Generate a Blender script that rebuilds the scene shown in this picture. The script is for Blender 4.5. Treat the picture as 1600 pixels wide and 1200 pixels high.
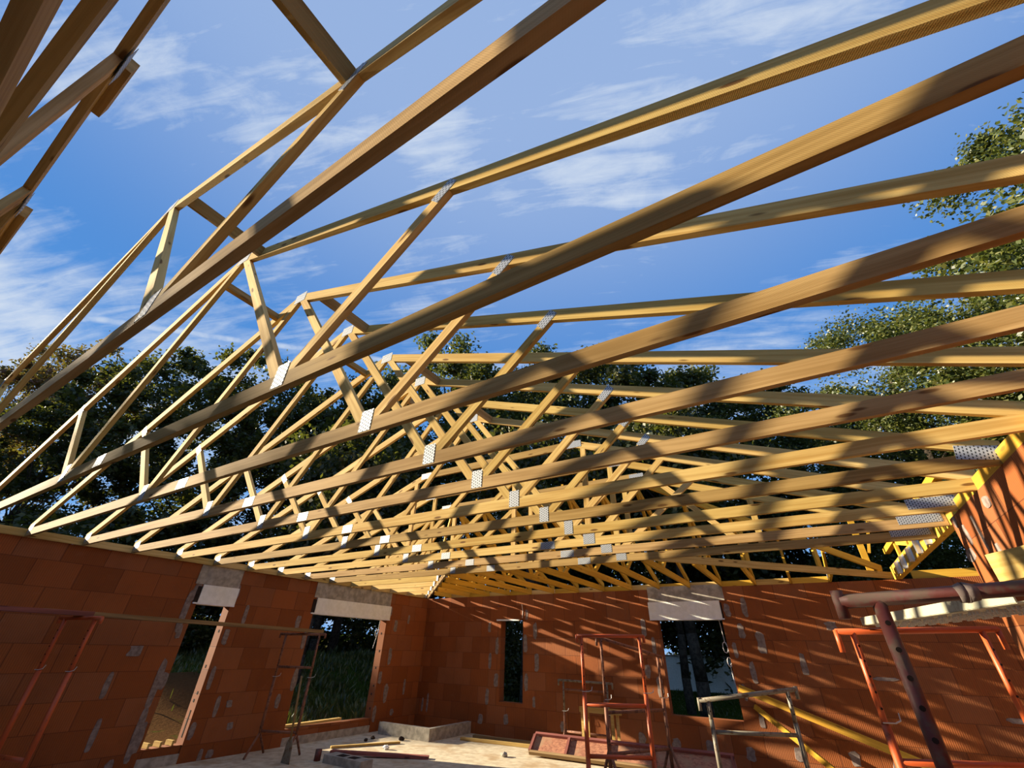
import bpy, bmesh, math, random
from mathutils import Vector, Matrix
random.seed(7)
for o in list(bpy.data.objects): bpy.data.objects.remove(o)
S = bpy.context.scene
COL = S.collection

# ------------------------------------------------------------------ camera
PITCH, ROLL, YAW, FPX = 0.56836, 0.02757, -0.563516, 650.69
F = 2.75                                   # height of the truss seats' chord top above the floor slab
fw = Vector((math.sin(YAW)*math.cos(PITCH), math.cos(YAW)*math.cos(PITCH), math.sin(PITCH)))
r0 = Vector((math.cos(YAW), -math.sin(YAW), 0)); u0 = r0.cross(fw)
rr = r0*math.cos(ROLL)+u0*math.sin(ROLL); uu = -r0*math.sin(ROLL)+u0*math.cos(ROLL)
cd = bpy.data.cameras.new('camera'); cam = bpy.data.objects.new('camera', cd); COL.objects.link(cam)
m = Matrix((rr, uu, -fw)).transposed().to_4x4(); m.translation = Vector((8.505, 0.3014, F-1.2088))
cam.matrix_world = m
cd.sensor_fit = 'HORIZONTAL'; cd.sensor_width = 36; cd.lens = 36*FPX/1600; cd.clip_start = .02; cd.clip_end = 500
S.camera = cam

# ------------------------------------------------------------------ exposure
S.view_settings.view_transform = 'Standard'; S.view_settings.look = 'None'
S.view_settings.gamma = 1; S.view_settings.use_curve_mapping = False
S.view_settings.exposure = 0.0

# ------------------------------------------------------------------ node helper
class NT:
    def __init__(s, tree): s.t = tree; s.n = tree.nodes; s.l = tree.links
    def new(s, k, **kw):
        n = s.n.new(k)
        for a, b in kw.items(): setattr(n, a, b)
        return n
    def put(s, sock, v):
        if hasattr(v, 'is_linked'): s.l.new(v, sock)
        else: sock.default_value = v
    def math(s, op, a, b=0.0, c=0.0, clamp=False):
        n = s.new('ShaderNodeMath', operation=op, use_clamp=clamp)
        s.put(n.inputs[0], a); s.put(n.inputs[1], b); s.put(n.inputs[2], c)
        return n.outputs[0]
    def vmath(s, op, a, b=(0, 0, 0)):
        n = s.new('ShaderNodeVectorMath', operation=op); s.put(n.inputs[0], a); s.put(n.inputs[1], b)
        return n.outputs['Value'] if op in ('DOT_PRODUCT', 'LENGTH') else n.outputs[0]
    def comb(s, x, y, z):
        n = s.new('ShaderNodeCombineXYZ'); s.put(n.inputs[0], x); s.put(n.inputs[1], y); s.put(n.inputs[2], z); return n.outputs[0]
    def sep(s, v):
        n = s.new('ShaderNodeSeparateXYZ'); s.put(n.inputs[0], v); return n.outputs
    def noise(s, v, scale, detail=3, rough=.5, dist=0.0):
        n = s.new('ShaderNodeTexNoise'); s.put(n.inputs['Vector'], v)
        n.inputs['Scale'].default_value = scale; n.inputs['Detail'].default_value = detail
        n.inputs['Roughness'].default_value = rough; n.inputs['Distortion'].default_value = dist
        return n.outputs[0]
    def ss(s, v, a, b, lo=0.0, hi=1.0):
        n = s.new('ShaderNodeMapRange', interpolation_type='SMOOTHSTEP'); s.put(n.inputs[0], v)
        for i, q in enumerate((a, b, lo, hi)): n.inputs[i+1].default_value = q
        return n.outputs[0]
    def mix(s, f, a, b, mode='MIX'):
        n = s.new('ShaderNodeMix', data_type='RGBA', blend_type=mode)
        s.put(n.inputs[0], f)
        s.put(n.inputs[6], a if hasattr(a, 'is_linked') else (*a, 1)); s.put(n.inputs[7], b if hasattr(b, 'is_linked') else (*b, 1))
        return n.outputs[2]
    def white(s, v):
        n = s.new('ShaderNodeTexWhiteNoise', noise_dimensions='3D'); s.put(n.inputs['Vector'], v); return n.outputs['Value']

# ------------------------------------------------------------------ sky and sun
W = bpy.data.worlds.new('sky'); S.world = W; W.use_nodes = True
q = NT(W.node_tree); q.n.clear()
tc = q.new('ShaderNodeTexCoord').outputs['Generated']
X, Y, Z = q.sep(tc)
zz = q.math('ADD', q.math('MAXIMUM', Z, 0.0), .12)
px_, py_ = q.math('DIVIDE', X, zz), q.math('DIVIDE', Y, zz)
ca, sa = math.cos(math.radians(22)), math.sin(math.radians(22))
ru = q.math('ADD', q.math('MULTIPLY', px_, ca), q.math('MULTIPLY', py_, sa))
rv = q.math('SUBTRACT', q.math('MULTIPLY', py_, ca), q.math('MULTIPLY', px_, sa))
pl = q.comb(ru, rv, 0.0)
mask = q.noise(q.vmath('ADD', pl, (3.1, 1.7, 0.0)), 1.05, 3, .5, .2)
streak = q.noise(q.comb(q.math('MULTIPLY', ru, 1.6), q.math('MULTIPLY', rv, 5.5), 2.0), 1.5, 9, .62, .5)
fine = q.noise(pl, 7.0, 8, .62, .8)
cl = q.math('ADD', q.math('MULTIPLY', mask, 1.25), q.math('ADD', q.math('MULTIPLY', streak, .62), q.math('MULTIPLY', fine, .36)))
for dx_, dy_, dz_, rad, amp in ((-0.8725, 0.0298, 0.4876, 11, 0.42), (-0.6860, -0.0391, 0.7265, 8, 0.30), (-0.5558, 0.1315, 0.8209, 8, 0.30), (-0.4016, 0.3121, 0.8610, 6, 0.25), (-0.1045, 0.5194, 0.8481, 6, 0.25), (0.2352, 0.5110, 0.8268, 16, 0.12), (-0.4527, 0.0597, 0.8896, 14, 0.12), (-0.7462, 0.2471, 0.6182, 7, 0.20), (-0.7502, 0.0345, 0.6603, 9, -0.35), (-0.8004, -0.0271, 0.5988, 8, -0.30), (-0.2655, 0.6282, 0.7313, 9, -0.30), (-0.0126, 0.7272, 0.6863, 8, -0.20), (-0.8892, 0.1382, 0.4361, 6, -0.25), (-0.5544, 0.3417, 0.7589, 8, -0.25),):      # denser and thinner parts of the cirrus
    cl = q.math('ADD', cl, q.math('MULTIPLY', q.ss(q.vmath('DOT_PRODUCT', tc, (dx_, dy_, dz_)), math.cos(math.radians(rad*1.25)), 1.0), amp*.62))
fib = q.noise(q.comb(q.math('MULTIPLY', q.math('ADD', ru, q.math('MULTIPLY', rv, .35)), 3.0), q.math('MULTIPLY', rv, 16.0), 4.0), 1.6, 8, .6, .7)
cl = q.math('ADD', cl, q.math('MULTIPLY', q.math('SUBTRACT', fib, .5), .75))
cl = q.ss(cl, .92, 1.62, 0.0, 1.0)
veil = q.math('MULTIPLY', q.ss(Z, .5, .92), .42)
cl = q.math('MAXIMUM', q.math('MULTIPLY', cl, .9), veil)
cn = Vector((-0.3355, -0.2345, 0.9124))       # plane of the vapour trail, set below from its two ends
ta = Vector((-0.8988, 0.0352, 0.4370)); tb = Vector((-0.6750, 0.4905, 0.5511)); cn = ta.cross(tb).normalized()
wob = q.math('MULTIPLY', q.math('SUBTRACT', q.noise(tc, 9.0, 3), .5), .012)
dd = q.math('ABSOLUTE', q.math('ADD', q.vmath('DOT_PRODUCT', tc, tuple(cn)), wob))
trail = q.math('MULTIPLY', q.ss(dd, .0095, .001), q.ss(q.vmath('DOT_PRODUCT', tc, tuple(((ta+tb)/2).normalized())), .90, .97))
trail = q.math('MULTIPLY', trail, q.ss(q.noise(tc, 26.0, 4), .3, .6, .35, .8))
cl = q.math('MAXIMUM', cl, trail)
blue = q.mix(q.ss(Z, 0.0, .75), (.20, .46, .90), (.056, .235, .65))
skyc = q.mix(cl, blue, (.66, .75, .88))
bg = q.new('ShaderNodeBackground'); q.put(bg.inputs[0], skyc); bg.inputs[1].default_value = 1.0
q.l.new(bg.outputs[0], q.new('ShaderNodeOutputWorld').inputs[0])

sd = bpy.data.lights.new('sun', 'SUN'); sun = bpy.data.objects.new('sun', sd); COL.objects.link(sun)
sd.energy = 18.0; sd.angle = math.radians(.6); sd.color = (1.0, .87, .65)
sun.rotation_euler = Vector((1, .30, -.335)).to_track_quat('-Z', 'Y').to_euler(); sun.location = (-20, -8, 12)

# ------------------------------------------------------------------ materials
def newmat(name):
    mt = bpy.data.materials.new(name); mt.use_nodes = True
    t = NT(mt.node_tree); b = t.n['Principled BSDF']; return mt, t, b
def setb(t, b, col=None, rough=None, metal=None, bump=None, bstr=.3, bdist=.01):
    if col is not None: t.put(b.inputs['Base Color'], col if hasattr(col, 'is_linked') else (*col, 1))
    if rough is not None: t.put(b.inputs['Roughness'], rough)
    if metal is not None: t.put(b.inputs['Metallic'], metal)
    if bump is not None:
        n = t.new('ShaderNodeBump'); n.inputs['Strength'].default_value = bstr; n.inputs['Distance'].default_value = bdist
        t.put(n.inputs['Height'], bump); t.l.new(n.outputs[0], b.inputs['Normal'])

def wood(name, light, dark, knot=(.11, .045, .012), var=.25):
    mt, t, b = newmat(name)
    uv = t.new('ShaderNodeUVMap').outputs[0]
    oi = t.new('ShaderNodeObjectInfo').outputs['Random']
    u, v, _ = t.sep(uv); off = t.math('MULTIPLY', oi, 37.0)
    u2 = t.math('ADD', u, off)
    wv = t.math('MULTIPLY', t.math('SUBTRACT', t.noise(t.comb(u2, t.math('MULTIPLY', v, 3.0), off), 1.3, 2), .5), .05)
    vv = t.math('ADD', v, wv)
    g1 = t.noise(t.comb(t.math('MULTIPLY', u2, 1.1), t.math('MULTIPLY', vv, 42.0), off), 1.0, 4, .6)
    g2 = t.noise(t.comb(t.math('MULTIPLY', u2, .9), t.math('MULTIPLY', vv, 7.0), off), 1.0, 2)
    g = t.ss(t.math('ADD', t.math('MULTIPLY', g1, .65), t.math('MULTIPLY', g2, .45)), .38, .72)
    c = t.mix(g, dark, light)
    vo = t.new('ShaderNodeTexVoronoi'); t.put(vo.inputs['Vector'], t.comb(t.math('MULTIPLY', u2, 3.2), t.math('MULTIPLY', v, 13.0), off))
    vo.inputs['Scale'].default_value = 1.0
    pick = t.math('GREATER_THAN', t.sep(vo.outputs['Color'])[0], .42)
    kn = t.math('MULTIPLY', t.ss(vo.outputs['Distance'], .20, .10), pick)
    c = t.mix(t.math('MULTIPLY', kn, .9), c, knot)
    tone = t.math('ADD', 1.0-var/2, t.math('MULTIPLY', t.white(t.comb(off, 3.0, 1.0)), var))
    c = t.mix(1.0, c, t.comb(tone, tone, t.math('MULTIPLY', tone, tone)), 'MULTIPLY')
    saw = t.math('SINE', t.math('MULTIPLY', t.math('ADD', u, t.math('MULTIPLY', v, .5)), 900.0))
    setb(t, b, c, .8, None, t.math('ADD', g1, t.math('MULTIPLY', saw, .04)), .25, .004)
    b.inputs['Specular IOR Level'].default_value = .08
    return mt
PINE = wood('pine', (0.5734, 0.3965, 0.1403), (0.3904, 0.2318, 0.06344))
PINE_B = wood('pine_brown', (0.4, 0.2562, 0.0975), (0.25, 0.1475, 0.0475), (0.1125, 0.05, 0.015), var=.3)
YEL = wood('pine_yellow', (0.529, 0.3162, 0.0391), (0.391, 0.207, 0.023), (0.2875, 0.138, 0.023))
OLDW = wood('old_board', (0.336, 0.224, 0.105), (0.182, 0.112, 0.056), (0.07, 0.042, 0.021))
REDW = wood('red_board', (0.26, 0.091, 0.065), (0.143, 0.052, 0.039), (0.065, 0.026, 0.026))

def plate_mat():
    mt, t, b = newmat('galvanised_plate')
    u, v, _ = t.sep(t.new('ShaderNodeUVMap').outputs[0])
    uc = t.math('FRACT', t.math('MULTIPLY', u, 1/.019)); vc = t.math('FRACT', t.math('ADD', t.math('MULTIPLY', v, 1/.024), t.math('MULTIPLY', t.math('FLOOR', t.math('MULTIPLY', u, 1/.019)), .5)))
    slot = t.math('MULTIPLY', t.math('MULTIPLY', t.ss(uc, .30, .40), t.ss(uc, .80, .70)), t.math('MULTIPLY', t.ss(vc, .15, .25), t.ss(vc, .85, .75)))
    n = t.noise(t.comb(u, v, 0.0), 30.0, 3)
    c = t.mix(slot, t.mix(n, (.30, .31, .32), (.40, .41, .42)), (.035, .038, .042))
    setb(t, b, c, t.math('ADD', .50, t.math('MULTIPLY', slot, .3)), .35, slot, -.6, .003)
    return mt
PLATE = plate_mat()
mt, t, b = newmat('hanger_steel'); pos = t.new('ShaderNodeNewGeometry').outputs['Position']
setb(t, b, t.mix(t.noise(pos, 25.0), (.55, .57, .58), (.72, .73, .73)), .35, .8); HANG = mt

def brick(name, axis, phase, alongx=False):
    mt, t, b = newmat(name)
    g = t.new('ShaderNodeNewGeometry'); P = g.outputs['Position']; x, y, z = t.sep(P)
    h = t.math('ADD', x if axis == 'x' else y, 20.0+phase)
    CH, CW = .3175, .49
    zr = t.math('DIVIDE', t.math('SUBTRACT', z, F-.01-CH*40), CH)
    row = t.math('FLOOR', zr); par = t.math('MULTIPLY', t.math('MODULO', row, 2.0), .53)
    wob = t.math('MULTIPLY', t.math('SUBTRACT', t.noise(P, 3.0, 2), .5), .03)
    hr = t.math('ADD', t.math('DIVIDE', h, CW), t.math('ADD', par, wob)); colm = t.math('FLOOR', hr)
    fu, fv = t.math('FRACT', hr), t.math('FRACT', zr)
    du = t.math('MULTIPLY', t.math('MINIMUM', fu, t.math('SUBTRACT', 1.0, fu)), CW)
    dv = t.math('MULTIPLY', t.math('MINIMUM', fv, t.math('SUBTRACT', 1.0, fv)), CH)
    joint = t.math('MAXIMUM', t.ss(du, .006, .002), t.math('MULTIPLY', t.ss(dv, .005, .0015), .8))
    rnd = t.white(t.comb(colm, row, 5.0)); rnd2 = t.white(t.comb(colm, row, 9.0))
    c = t.mix(rnd, (0.195, 0.054, 0.011), (0.285, 0.083, 0.020))
    c = t.mix(t.math('MULTIPLY', t.math('GREATER_THAN', rnd2, .72), .55), c, (0.266, 0.098, 0.0364))
    stain = t.ss(t.noise(P, 1.6, 5, .6), .45, .75)
    c = t.mix(t.math('MULTIPLY', stain, .35), c, (0.1215, 0.03645, 0.00945))
    dust = t.ss(t.noise(P, 6.0, 5, .65), .58, .8)
    c = t.mix(t.math('MULTIPLY', dust, .22), c, (0.2835, 0.1485, 0.081))
    groove = t.math('SINE', t.math('MULTIPLY', h, 2*math.pi/.024))
    groove = t.math('MULTIPLY', groove, t.ss(du, .004, .012))
    c = t.mix(t.math('MULTIPLY', t.ss(groove, -.4, -1.0), .32), c, (.065, .015, .005))
    c = t.mix(t.math('MULTIPLY', joint, .72), c, (.038, .010, .004))
    hgt = t.math('SUBTRACT', t.math('MULTIPLY', groove, .25), joint)
    setb(t, b, c, .85, None, hgt, .5, .006)
    b.inputs['Specular IOR Level'].default_value = .25
    return mt
BR_L = brick('terracotta_left', 'y', 0.0); BR_F = brick('terracotta_far', 'x', 0.0); BR_R = brick('terracotta_right', 'y', .2)

def rough_mat(name, c1, c2, scale=6, rough=.9, c3=None, bumpd=.01):
    mt, t, b = newmat(name); P = t.new('ShaderNodeNewGeometry').outputs['Position']
    n = t.noise(P, scale, 6, .6); c = t.mix(t.ss(n, .35, .65), c1, c2)
    if c3: c = t.mix(t.math('MULTIPLY', t.ss(t.noise(P, scale*.22, 4, .6), .5, .7), .75), c, c3)
    setb(t, b, c, rough, None, n, .4, bumpd); b.inputs['Specular IOR Level'].default_value = .15; return mt
MORTAR = rough_mat('mortar', (0.1522, 0.1131, 0.0957), (0.2465, 0.1958, 0.1668), 18)
CONC = rough_mat('concrete', (0.24, 0.216, 0.176), (0.384, 0.344, 0.28), 9)
SLAB = rough_mat('slab', (0.4125, 0.3382, 0.231), (0.561, 0.4785, 0.3382), 7, .9, (0.33, 0.2145, 0.1072))
BOXW = rough_mat('white_panel', (0.74, 0.74, 0.66), (0.82, 0.82, 0.75), 12, .7)
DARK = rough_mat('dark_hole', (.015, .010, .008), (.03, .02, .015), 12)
PVC = rough_mat('white_plastic', (.72, .72, .70), (.78, .78, .76), 12, .5)
def paint(name, c, rust, k=.5, rough=.5, sc=14):
    mt, t, b = newmat(name); P = t.new('ShaderNodeTexCoord').outputs['Object']
    n = t.noise(P, sc, 6, .65); f = t.ss(n, k, k+.13)
    setb(t, b, t.mix(f, c, rust), t.math('ADD', rough, t.math('MULTIPLY', f, .3)), None, n, .25, .003); return mt
ORANGE = paint('orange_paint', (0.425, 0.06875, 0.01), (0.1625, 0.05, 0.01875), .58)
REDP = paint('dark_red_paint', (0.1105, 0.0208, 0.013), (0.1105, 0.0676, 0.0442), .47, .55, 10)
RUST = paint('rusty_tube', (0.198, 0.0765, 0.036), (0.099, 0.045, 0.027), .5, .7)
GREYT = paint('grey_tube', (.17, .145, .10), (.11, .065, .03), .5, .55)
STEELP = paint('crusted_steel', (.36, .34, .24), (.20, .165, .10), .5, .5, 8)
WIRE = paint('wire', (.45, .43, .38), (.3, .2, .12), .6, .4)
def osb():
    mt, t, b = newmat('strand_board'); P = t.new('ShaderNodeTexCoord').outputs['Object']
    vo = t.new('ShaderNodeTexVoronoi'); t.put(vo.inputs['Vector'], t.vmath('MULTIPLY', P, (1, 1, 2.2))); vo.inputs['Scale'].default_value = 30
    n = t.noise(P, 4.0, 4)
    c = t.mix(t.sep(vo.outputs['Color'])[0], (0.2108, 0.0744, 0.0372), (0.3844, 0.1674, 0.0868)); c = t.mix(t.ss(n, .5, .7), c, (0.31, 0.1736, 0.093))
    setb(t, b, c, .7, None, vo.outputs['Distance'], .2, .003); return mt
OSB = osb()
def leafmat(name, cols):
    mt, t, b = newmat(name); t.n.remove(b)
    rnd = t.new('ShaderNodeNewGeometry').outputs['Random Per Island']
    oi = t.new('ShaderNodeObjectInfo').outputs['Random']
    cr = t.new('ShaderNodeValToRGB'); t.put(cr.inputs[0], rnd); e = cr.color_ramp.elements
    while len(e) < len(cols): e.new(.5)
    for i, c in enumerate(cols): e[i].position = i/(len(cols)-1); e[i].color = (*c, 1)
    tone = t.math('ADD', .8, t.math('MULTIPLY', oi, .4))
    c = t.mix(1.0, cr.outputs[0], t.comb(tone, tone, tone), 'MULTIPLY')
    d = t.new('ShaderNodeBsdfDiffuse'); t.put(d.inputs[0], c)
    tr = t.new('ShaderNodeBsdfTranslucent'); t.put(tr.inputs[0], t.mix(.5, c, (.20, .22, .02)))
    gl = t.new('ShaderNodeBsdfGlossy'); gl.inputs['Roughness'].default_value = .45; gl.inputs[0].default_value = (.6, .6, .6, 1)
    m1 = t.new('ShaderNodeMixShader'); m1.inputs[0].default_value = .30; t.l.new(d.outputs[0], m1.inputs[1]); t.l.new(tr.outputs[0], m1.inputs[2])
    m2 = t.new('ShaderNodeMixShader'); m2.inputs[0].default_value = .05; t.l.new(m1.outputs[0], m2.inputs[1]); t.l.new(gl.outputs[0], m2.inputs[2])
    t.l.new(m2.outputs[0], t.n['Material Output'].inputs[0]); return mt
LEAF_G = leafmat('leaf_green', [(.020, .034, .008), (.045, .062, .012), (.075, .088, .018), (.12, .115, .026)])
LEAF_D = leafmat('leaf_dark', [(.014, .022, .006), (.028, .038, .009), (.055, .060, .012), (.10, .08, .014)])
LEAF_R = leafmat('leaf_autumn', [(.15, .035, .016), (.20, .068, .020), (.14, .085, .02), (.08, .06, .018)])
BARK = rough_mat('bark', (.028, .021, .015), (.065, .05, .036), 10, .95, None, .03)
def groundmat():
    mt, t, b = newmat('grass_ground'); P = t.new('ShaderNodeNewGeometry').outputs['Position']; x, y, z = t.sep(P)
    n = t.noise(P, 1.2, 6, .65); n2 = t.noise(P, 14.0, 4, .7)
    g = t.mix(n2, (.022, .036, .006), (.055, .082, .013)); d = t.mix(n2, (.045, .022, .009), (.10, .052, .022))
    near = t.math('MULTIPLY', t.ss(x, -9.5, -6.5), t.ss(y, 13.0, 10.0))
    md = t.vmath('LENGTH', t.vmath('SUBTRACT', t.comb(x, y, 0.0), (-6.2, 7.6, 0.0)))
    f = t.math('MAXIMUM', t.math('MULTIPLY', t.ss(t.math('ADD', n, t.math('MULTIPLY', near, .25)), .52, .68), near), t.ss(t.math('ADD', md, t.math('MULTIPLY', n, 1.5)), 3.2, 2.4))
    setb(t, b, t.mix(f, g, d), 1.0, None, n2, .5, .05); b.inputs['Specular IOR Level'].default_value = 0.0; return mt
GRASS = groundmat()

# ------------------------------------------------------------------ mesh helpers
class MB:
    def __init__(s): s.v = []; s.f = []; s.uv = []; s.mi = []
    def face(s, pts, uvs, mi=0):
        i = len(s.v); s.v += [tuple(p) for p in pts]; s.f.append(list(range(i, i+len(pts)))); s.uv += list(uvs); s.mi.append(mi)
    def prism(s, poly, y0, y1, ax=None, mi=0, plane='xz'):
        if ax is None: ax = (1, 0)
        L = math.hypot(*ax); ax = (ax[0]/L, ax[1]/L)
        area = sum(poly[i][0]*poly[(i+1) % len(poly)][1]-poly[(i+1) % len(poly)][0]*poly[i][1] for i in range(len(poly)))
        if area < 0: poly = poly[::-1]
        T = (lambda p, y: (p[0], y, p[1])) if plane == 'xz' else (lambda p, x: (x, p[0], p[1]))
        A = lambda p: p[0]*ax[0]+p[1]*ax[1]; B = lambda p: -p[0]*ax[1]+p[1]*ax[0]
        fl = plane != 'xz'
        def add(pts, uvs):
            if fl: pts, uvs = pts[::-1], uvs[::-1]
            s.face(pts, uvs, mi)
        add([T(p, y0) for p in poly], [(A(p), B(p)) for p in poly])
        add([T(p, y1) for p in poly[::-1]], [(A(p)+.7, B(p)+.3) for p in poly[::-1]])
        n = len(poly)
        for i in range(n):
            a, c = poly[i], poly[(i+1) % n]
            along = abs((c[0]-a[0])*ax[0]+(c[1]-a[1])*ax[1]) > abs(-(c[0]-a[0])*ax[1]+(c[1]-a[1])*ax[0])
            if along: uvs = [(A(a), .5+y0), (A(a), .5+y1), (A(c), .5+y1), (A(c), .5+y0)]
            else: uvs = [(.05*y0, B(a)), (.05*y1, B(a)), (.05*y1, B(c)), (.05*y0, B(c))]
            add([T(a, y0), T(a, y1), T(c, y1), T(c, y0)], uvs)
        return s
    def beam(s, p0, p1, w, h, up=(0, 0, 1), mi=0):
        p0, p1 = Vector(p0), Vector(p1); d = (p1-p0); L = d.length; d.normalize(); up = Vector(up)
        sd_ = d.cross(up).normalized(); u = sd_.cross(d)
        C = lambda k, a, c: (p0 if k == 0 else p1)+sd_*(a*w/2)+u*(c*h/2)
        for n_, (a0, c0), (a1, c1), off in (('t', (-1, 1), (1, 1), .5), ('b', (1, -1), (-1, -1), .8), ('r', (1, 1), (1, -1), 0), ('l', (-1, -1), (-1, 1), .2)):
            ww = w if n_ in 'tb' else h
            s.face([C(0, a0, c0), C(0, a1, c1), C(1, a1, c1), C(1, a0, c0)], [(0, off), (0, off+ww), (L, off+ww), (L, off)], mi)
        s.face([C(0, -1, -1), C(0, 1, -1), C(0, 1, 1), C(0, -1, 1)], [(0, 0), (0, w), (.01, w), (.01, 0)], mi)
        s.face([C(1, 1, -1), C(1, -1, -1), C(1, -1, 1), C(1, 1, 1)], [(0, 0), (0, w), (.01, w), (.01, 0)], mi)
        return s
    def box(s, x0, x1, y0, y1, z0, z1, mi=0):
        if x1-x0 >= y1-y0: return s.beam((x0, (y0+y1)/2, (z0+z1)/2), (x1, (y0+y1)/2, (z0+z1)/2), y1-y0, z1-z0, mi=mi)
        return s.beam(((x0+x1)/2, y0, (z0+z1)/2), ((x0+x1)/2, y1, (z0+z1)/2), x1-x0, z1-z0, mi=mi)
    def tube(s, p0, p1, r, n=12, r1=None, caps=True, mi=0):
        p0, p1 = Vector(p0), Vector(p1); d = (p1-p0).normalized(); r1 = r if r1 is None else r1
        a = d.cross(Vector((0, 0, 1)) if abs(d.z) < .9 else Vector((1, 0, 0))).normalized(); b_ = d.cross(a)
        ring = lambda p, R: [p+(a*math.cos(2*math.pi*i/n)+b_*math.sin(2*math.pi*i/n))*R for i in range(n)]
        A, B = ring(p0, r), ring(p1, r1)
        for i in range(n):
            j = (i+1) % n; s.face([A[i], B[i], B[j], A[j]], [(0, 0), (1, 0), (1, 1), (0, 1)], mi)
        if caps: s.face(A, [(0, 0)]*n, mi); s.face(B[::-1], [(0, 0)]*n, mi)
        return s
    def path(s, pts, r, n=8, mi=0):
        for a, b_ in zip(pts, pts[1:]): s.tube(a, b_, r, n, mi=mi)
        return s
    def mesh(s, name, mats, smooth=False):
        me = bpy.data.meshes.new(name); me.from_pydata(s.v, [], s.f)
        l = me.uv_layers.new(name='UVMap')
        flat = [c for p in s.uv for c in p]; l.data.foreach_set('uv', flat)
        for mm in (mats if isinstance(mats, (list, tuple)) else [mats]): me.materials.append(mm)
        me.polygons.foreach_set('material_index', s.mi)
        if smooth:
            bm = bmesh.new(); bm.from_mesh(me); bmesh.ops.remove_doubles(bm, verts=bm.verts, dist=1e-5); bm.to_mesh(me); bm.free()
            me.polygons.foreach_set('use_smooth', [len(p.vertices) == 4 for p in me.polygons])
        me.update(); return me
    def obj(s, name, mats, parent=None, smooth=False):
        return link(name, s.mesh(name, mats, smooth), parent)
def link(name, me, parent=None, label=None):
    o = bpy.data.objects.new(name, me); COL.objects.link(o); o.parent = parent
    if label: o['label'] = label
    return o
def tag(o, label, cat, group=None):
    o['label'] = label; o['category'] = cat
    if group: o['group'] = group
    return o
def thing(name, label, cat, loc=(0, 0, 0), group=None):
    o = bpy.data.objects.new(name, None); COL.objects.link(o); o.location = loc; o.empty_display_size = .1
    return tag(o, label, cat, group)
def struct(o): o['kind'] = 'structure'; return o
ORD = ['zeroth', 'first', 'second', 'third', 'fourth', 'fifth', 'sixth', 'seventh', 'eighth', 'ninth', 'tenth', 'eleventh', 'twelfth', 'thirteenth', 'fourteenth', 'fifteenth', 'sixteenth']

# ------------------------------------------------------------------ floor and walls
YF, XR = 9.84, 9.89                        # inner faces: far wall (y), right wall (x); left wall is x = 0
WT = F-.099                                # top of the brickwork
o = MB().box(-.25, 16, -4.5, YF+.2, -.22, 0).obj('floor', SLAB); struct(o)

def wall(name, mat, plane, t0, t1, h0, h1, holes, patches):
    """plane 'y': wall runs along y between x=t0..t1; plane 'x': along x between y=t0..t1. holes = (a0,a1,z0,z1)"""
    mb = MB()
    cuts = sorted({h0, h1, *[a for hh in holes for a in hh[:2]]})
    for a, c in zip(cuts, cuts[1:]):
        spans = [(0.0, WT)]
        for hh in holes:
            if hh[0] <= a+1e-6 and hh[1] >= c-1e-6:
                ns = []
                for z0, z1 in spans:
                    if hh[2] > z0+1e-6: ns.append((z0, min(z1, hh[2])))
                    if hh[3] < z1-1e-6: ns.append((max(z0, hh[3]), z1))
                spans = [q_ for q_ in ns if q_[1]-q_[0] > 1e-4]
        for z0, z1 in spans:
            if plane == 'y': mb.beam(((t0+t1)/2, a, (z0+z1)/2), ((t0+t1)/2, c, (z0+z1)/2), t1-t0, z1-z0)
            else: mb.beam((a, (t0+t1)/2, (z0+z1)/2), (c, (t0+t1)/2, (z0+z1)/2), t1-t0, z1-z0)
    rnd = random.Random(hash(name) % 1000 if False else len(name)*7)
    face, sgn = patches[0], patches[1]
    for ip_, (a, z, w, h) in enumerate(patches[2]):
        n = 14; pts = []; jt = .4 if h > 4*w else 1.0
        for i in range(n):
            an = 2*math.pi*i/n; k = 1+rnd.uniform(-.28, .22)*jt
            ex = math.copysign(abs(math.cos(an))**.6, math.cos(an)); ez = math.copysign(abs(math.sin(an))**.6, math.sin(an))
            pts.append((a+ex*w/2*k, z+ez*h/2*(1+rnd.uniform(-.12, .1)*jt)))
        P3 = (lambda p, e: (face+e, p[0], p[1])) if plane == 'y' else (lambda p, e: (p[0], face+e, p[1]))
        top = [P3(p, sgn*(.004+.0006*(ip_ % 9))) for p in pts]; bot = [P3((a+(p[0]-a)*1.06, z+(p[1]-z)*1.03), 0) for p in pts]
        mb.face(top, [(0, 0)]*n, 1)
        for i in range(n): j = (i+1) % n; mb.face([bot[i], bot[j], top[j], top[i]], [(0, 0)]*4, 1)
    return struct(mb.obj(name, [mat, MORTAR]))
CH = .3175
rows = [F-.01-CH*k-CH/2 for k in range(1, 9)]
pl_ = []
rp = random.Random(3)
for i, z in enumerate(rows):
    for y0, sg in ((4.19, -1), (4.74, 1), (6.42, -1), (8.46, 1)):
        d = (.30 if i % 2 else .07)
        if rp.random() < .85: pl_.append((y0+sg*(d+rp.uniform(-.03, .03)), z+rp.uniform(-.05, .05), .065+rp.random()*.05, .17+rp.random()*.18))
    if rp.random() < .5: pl_.append((5.3+rp.uniform(-.4, .4), z+rp.uniform(-.1, .1), .10, .10))
for z in (F-.8, F-1.75, F-2.35): pl_.append((4.06, z, .09, .6))
pl_ += [(3.62, F-1.35, .2, .14), (3.45, F-1.75, .07, .3), (3.55, F-2.3, .07, .35), (9.2, F-.62, .07, .2), (9.05, F-2.45, .1, .12), (9.35, F-2.0, .06, .3)]
wall_left = wall('wall_left', BR_L, 'y', -.2, 0, -4.3, YF+.2, [(4.19, 4.74, 0, F-.14), (6.42, 8.46, 0, F-.14)], (0, 1, pl_))
pf = []
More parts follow.
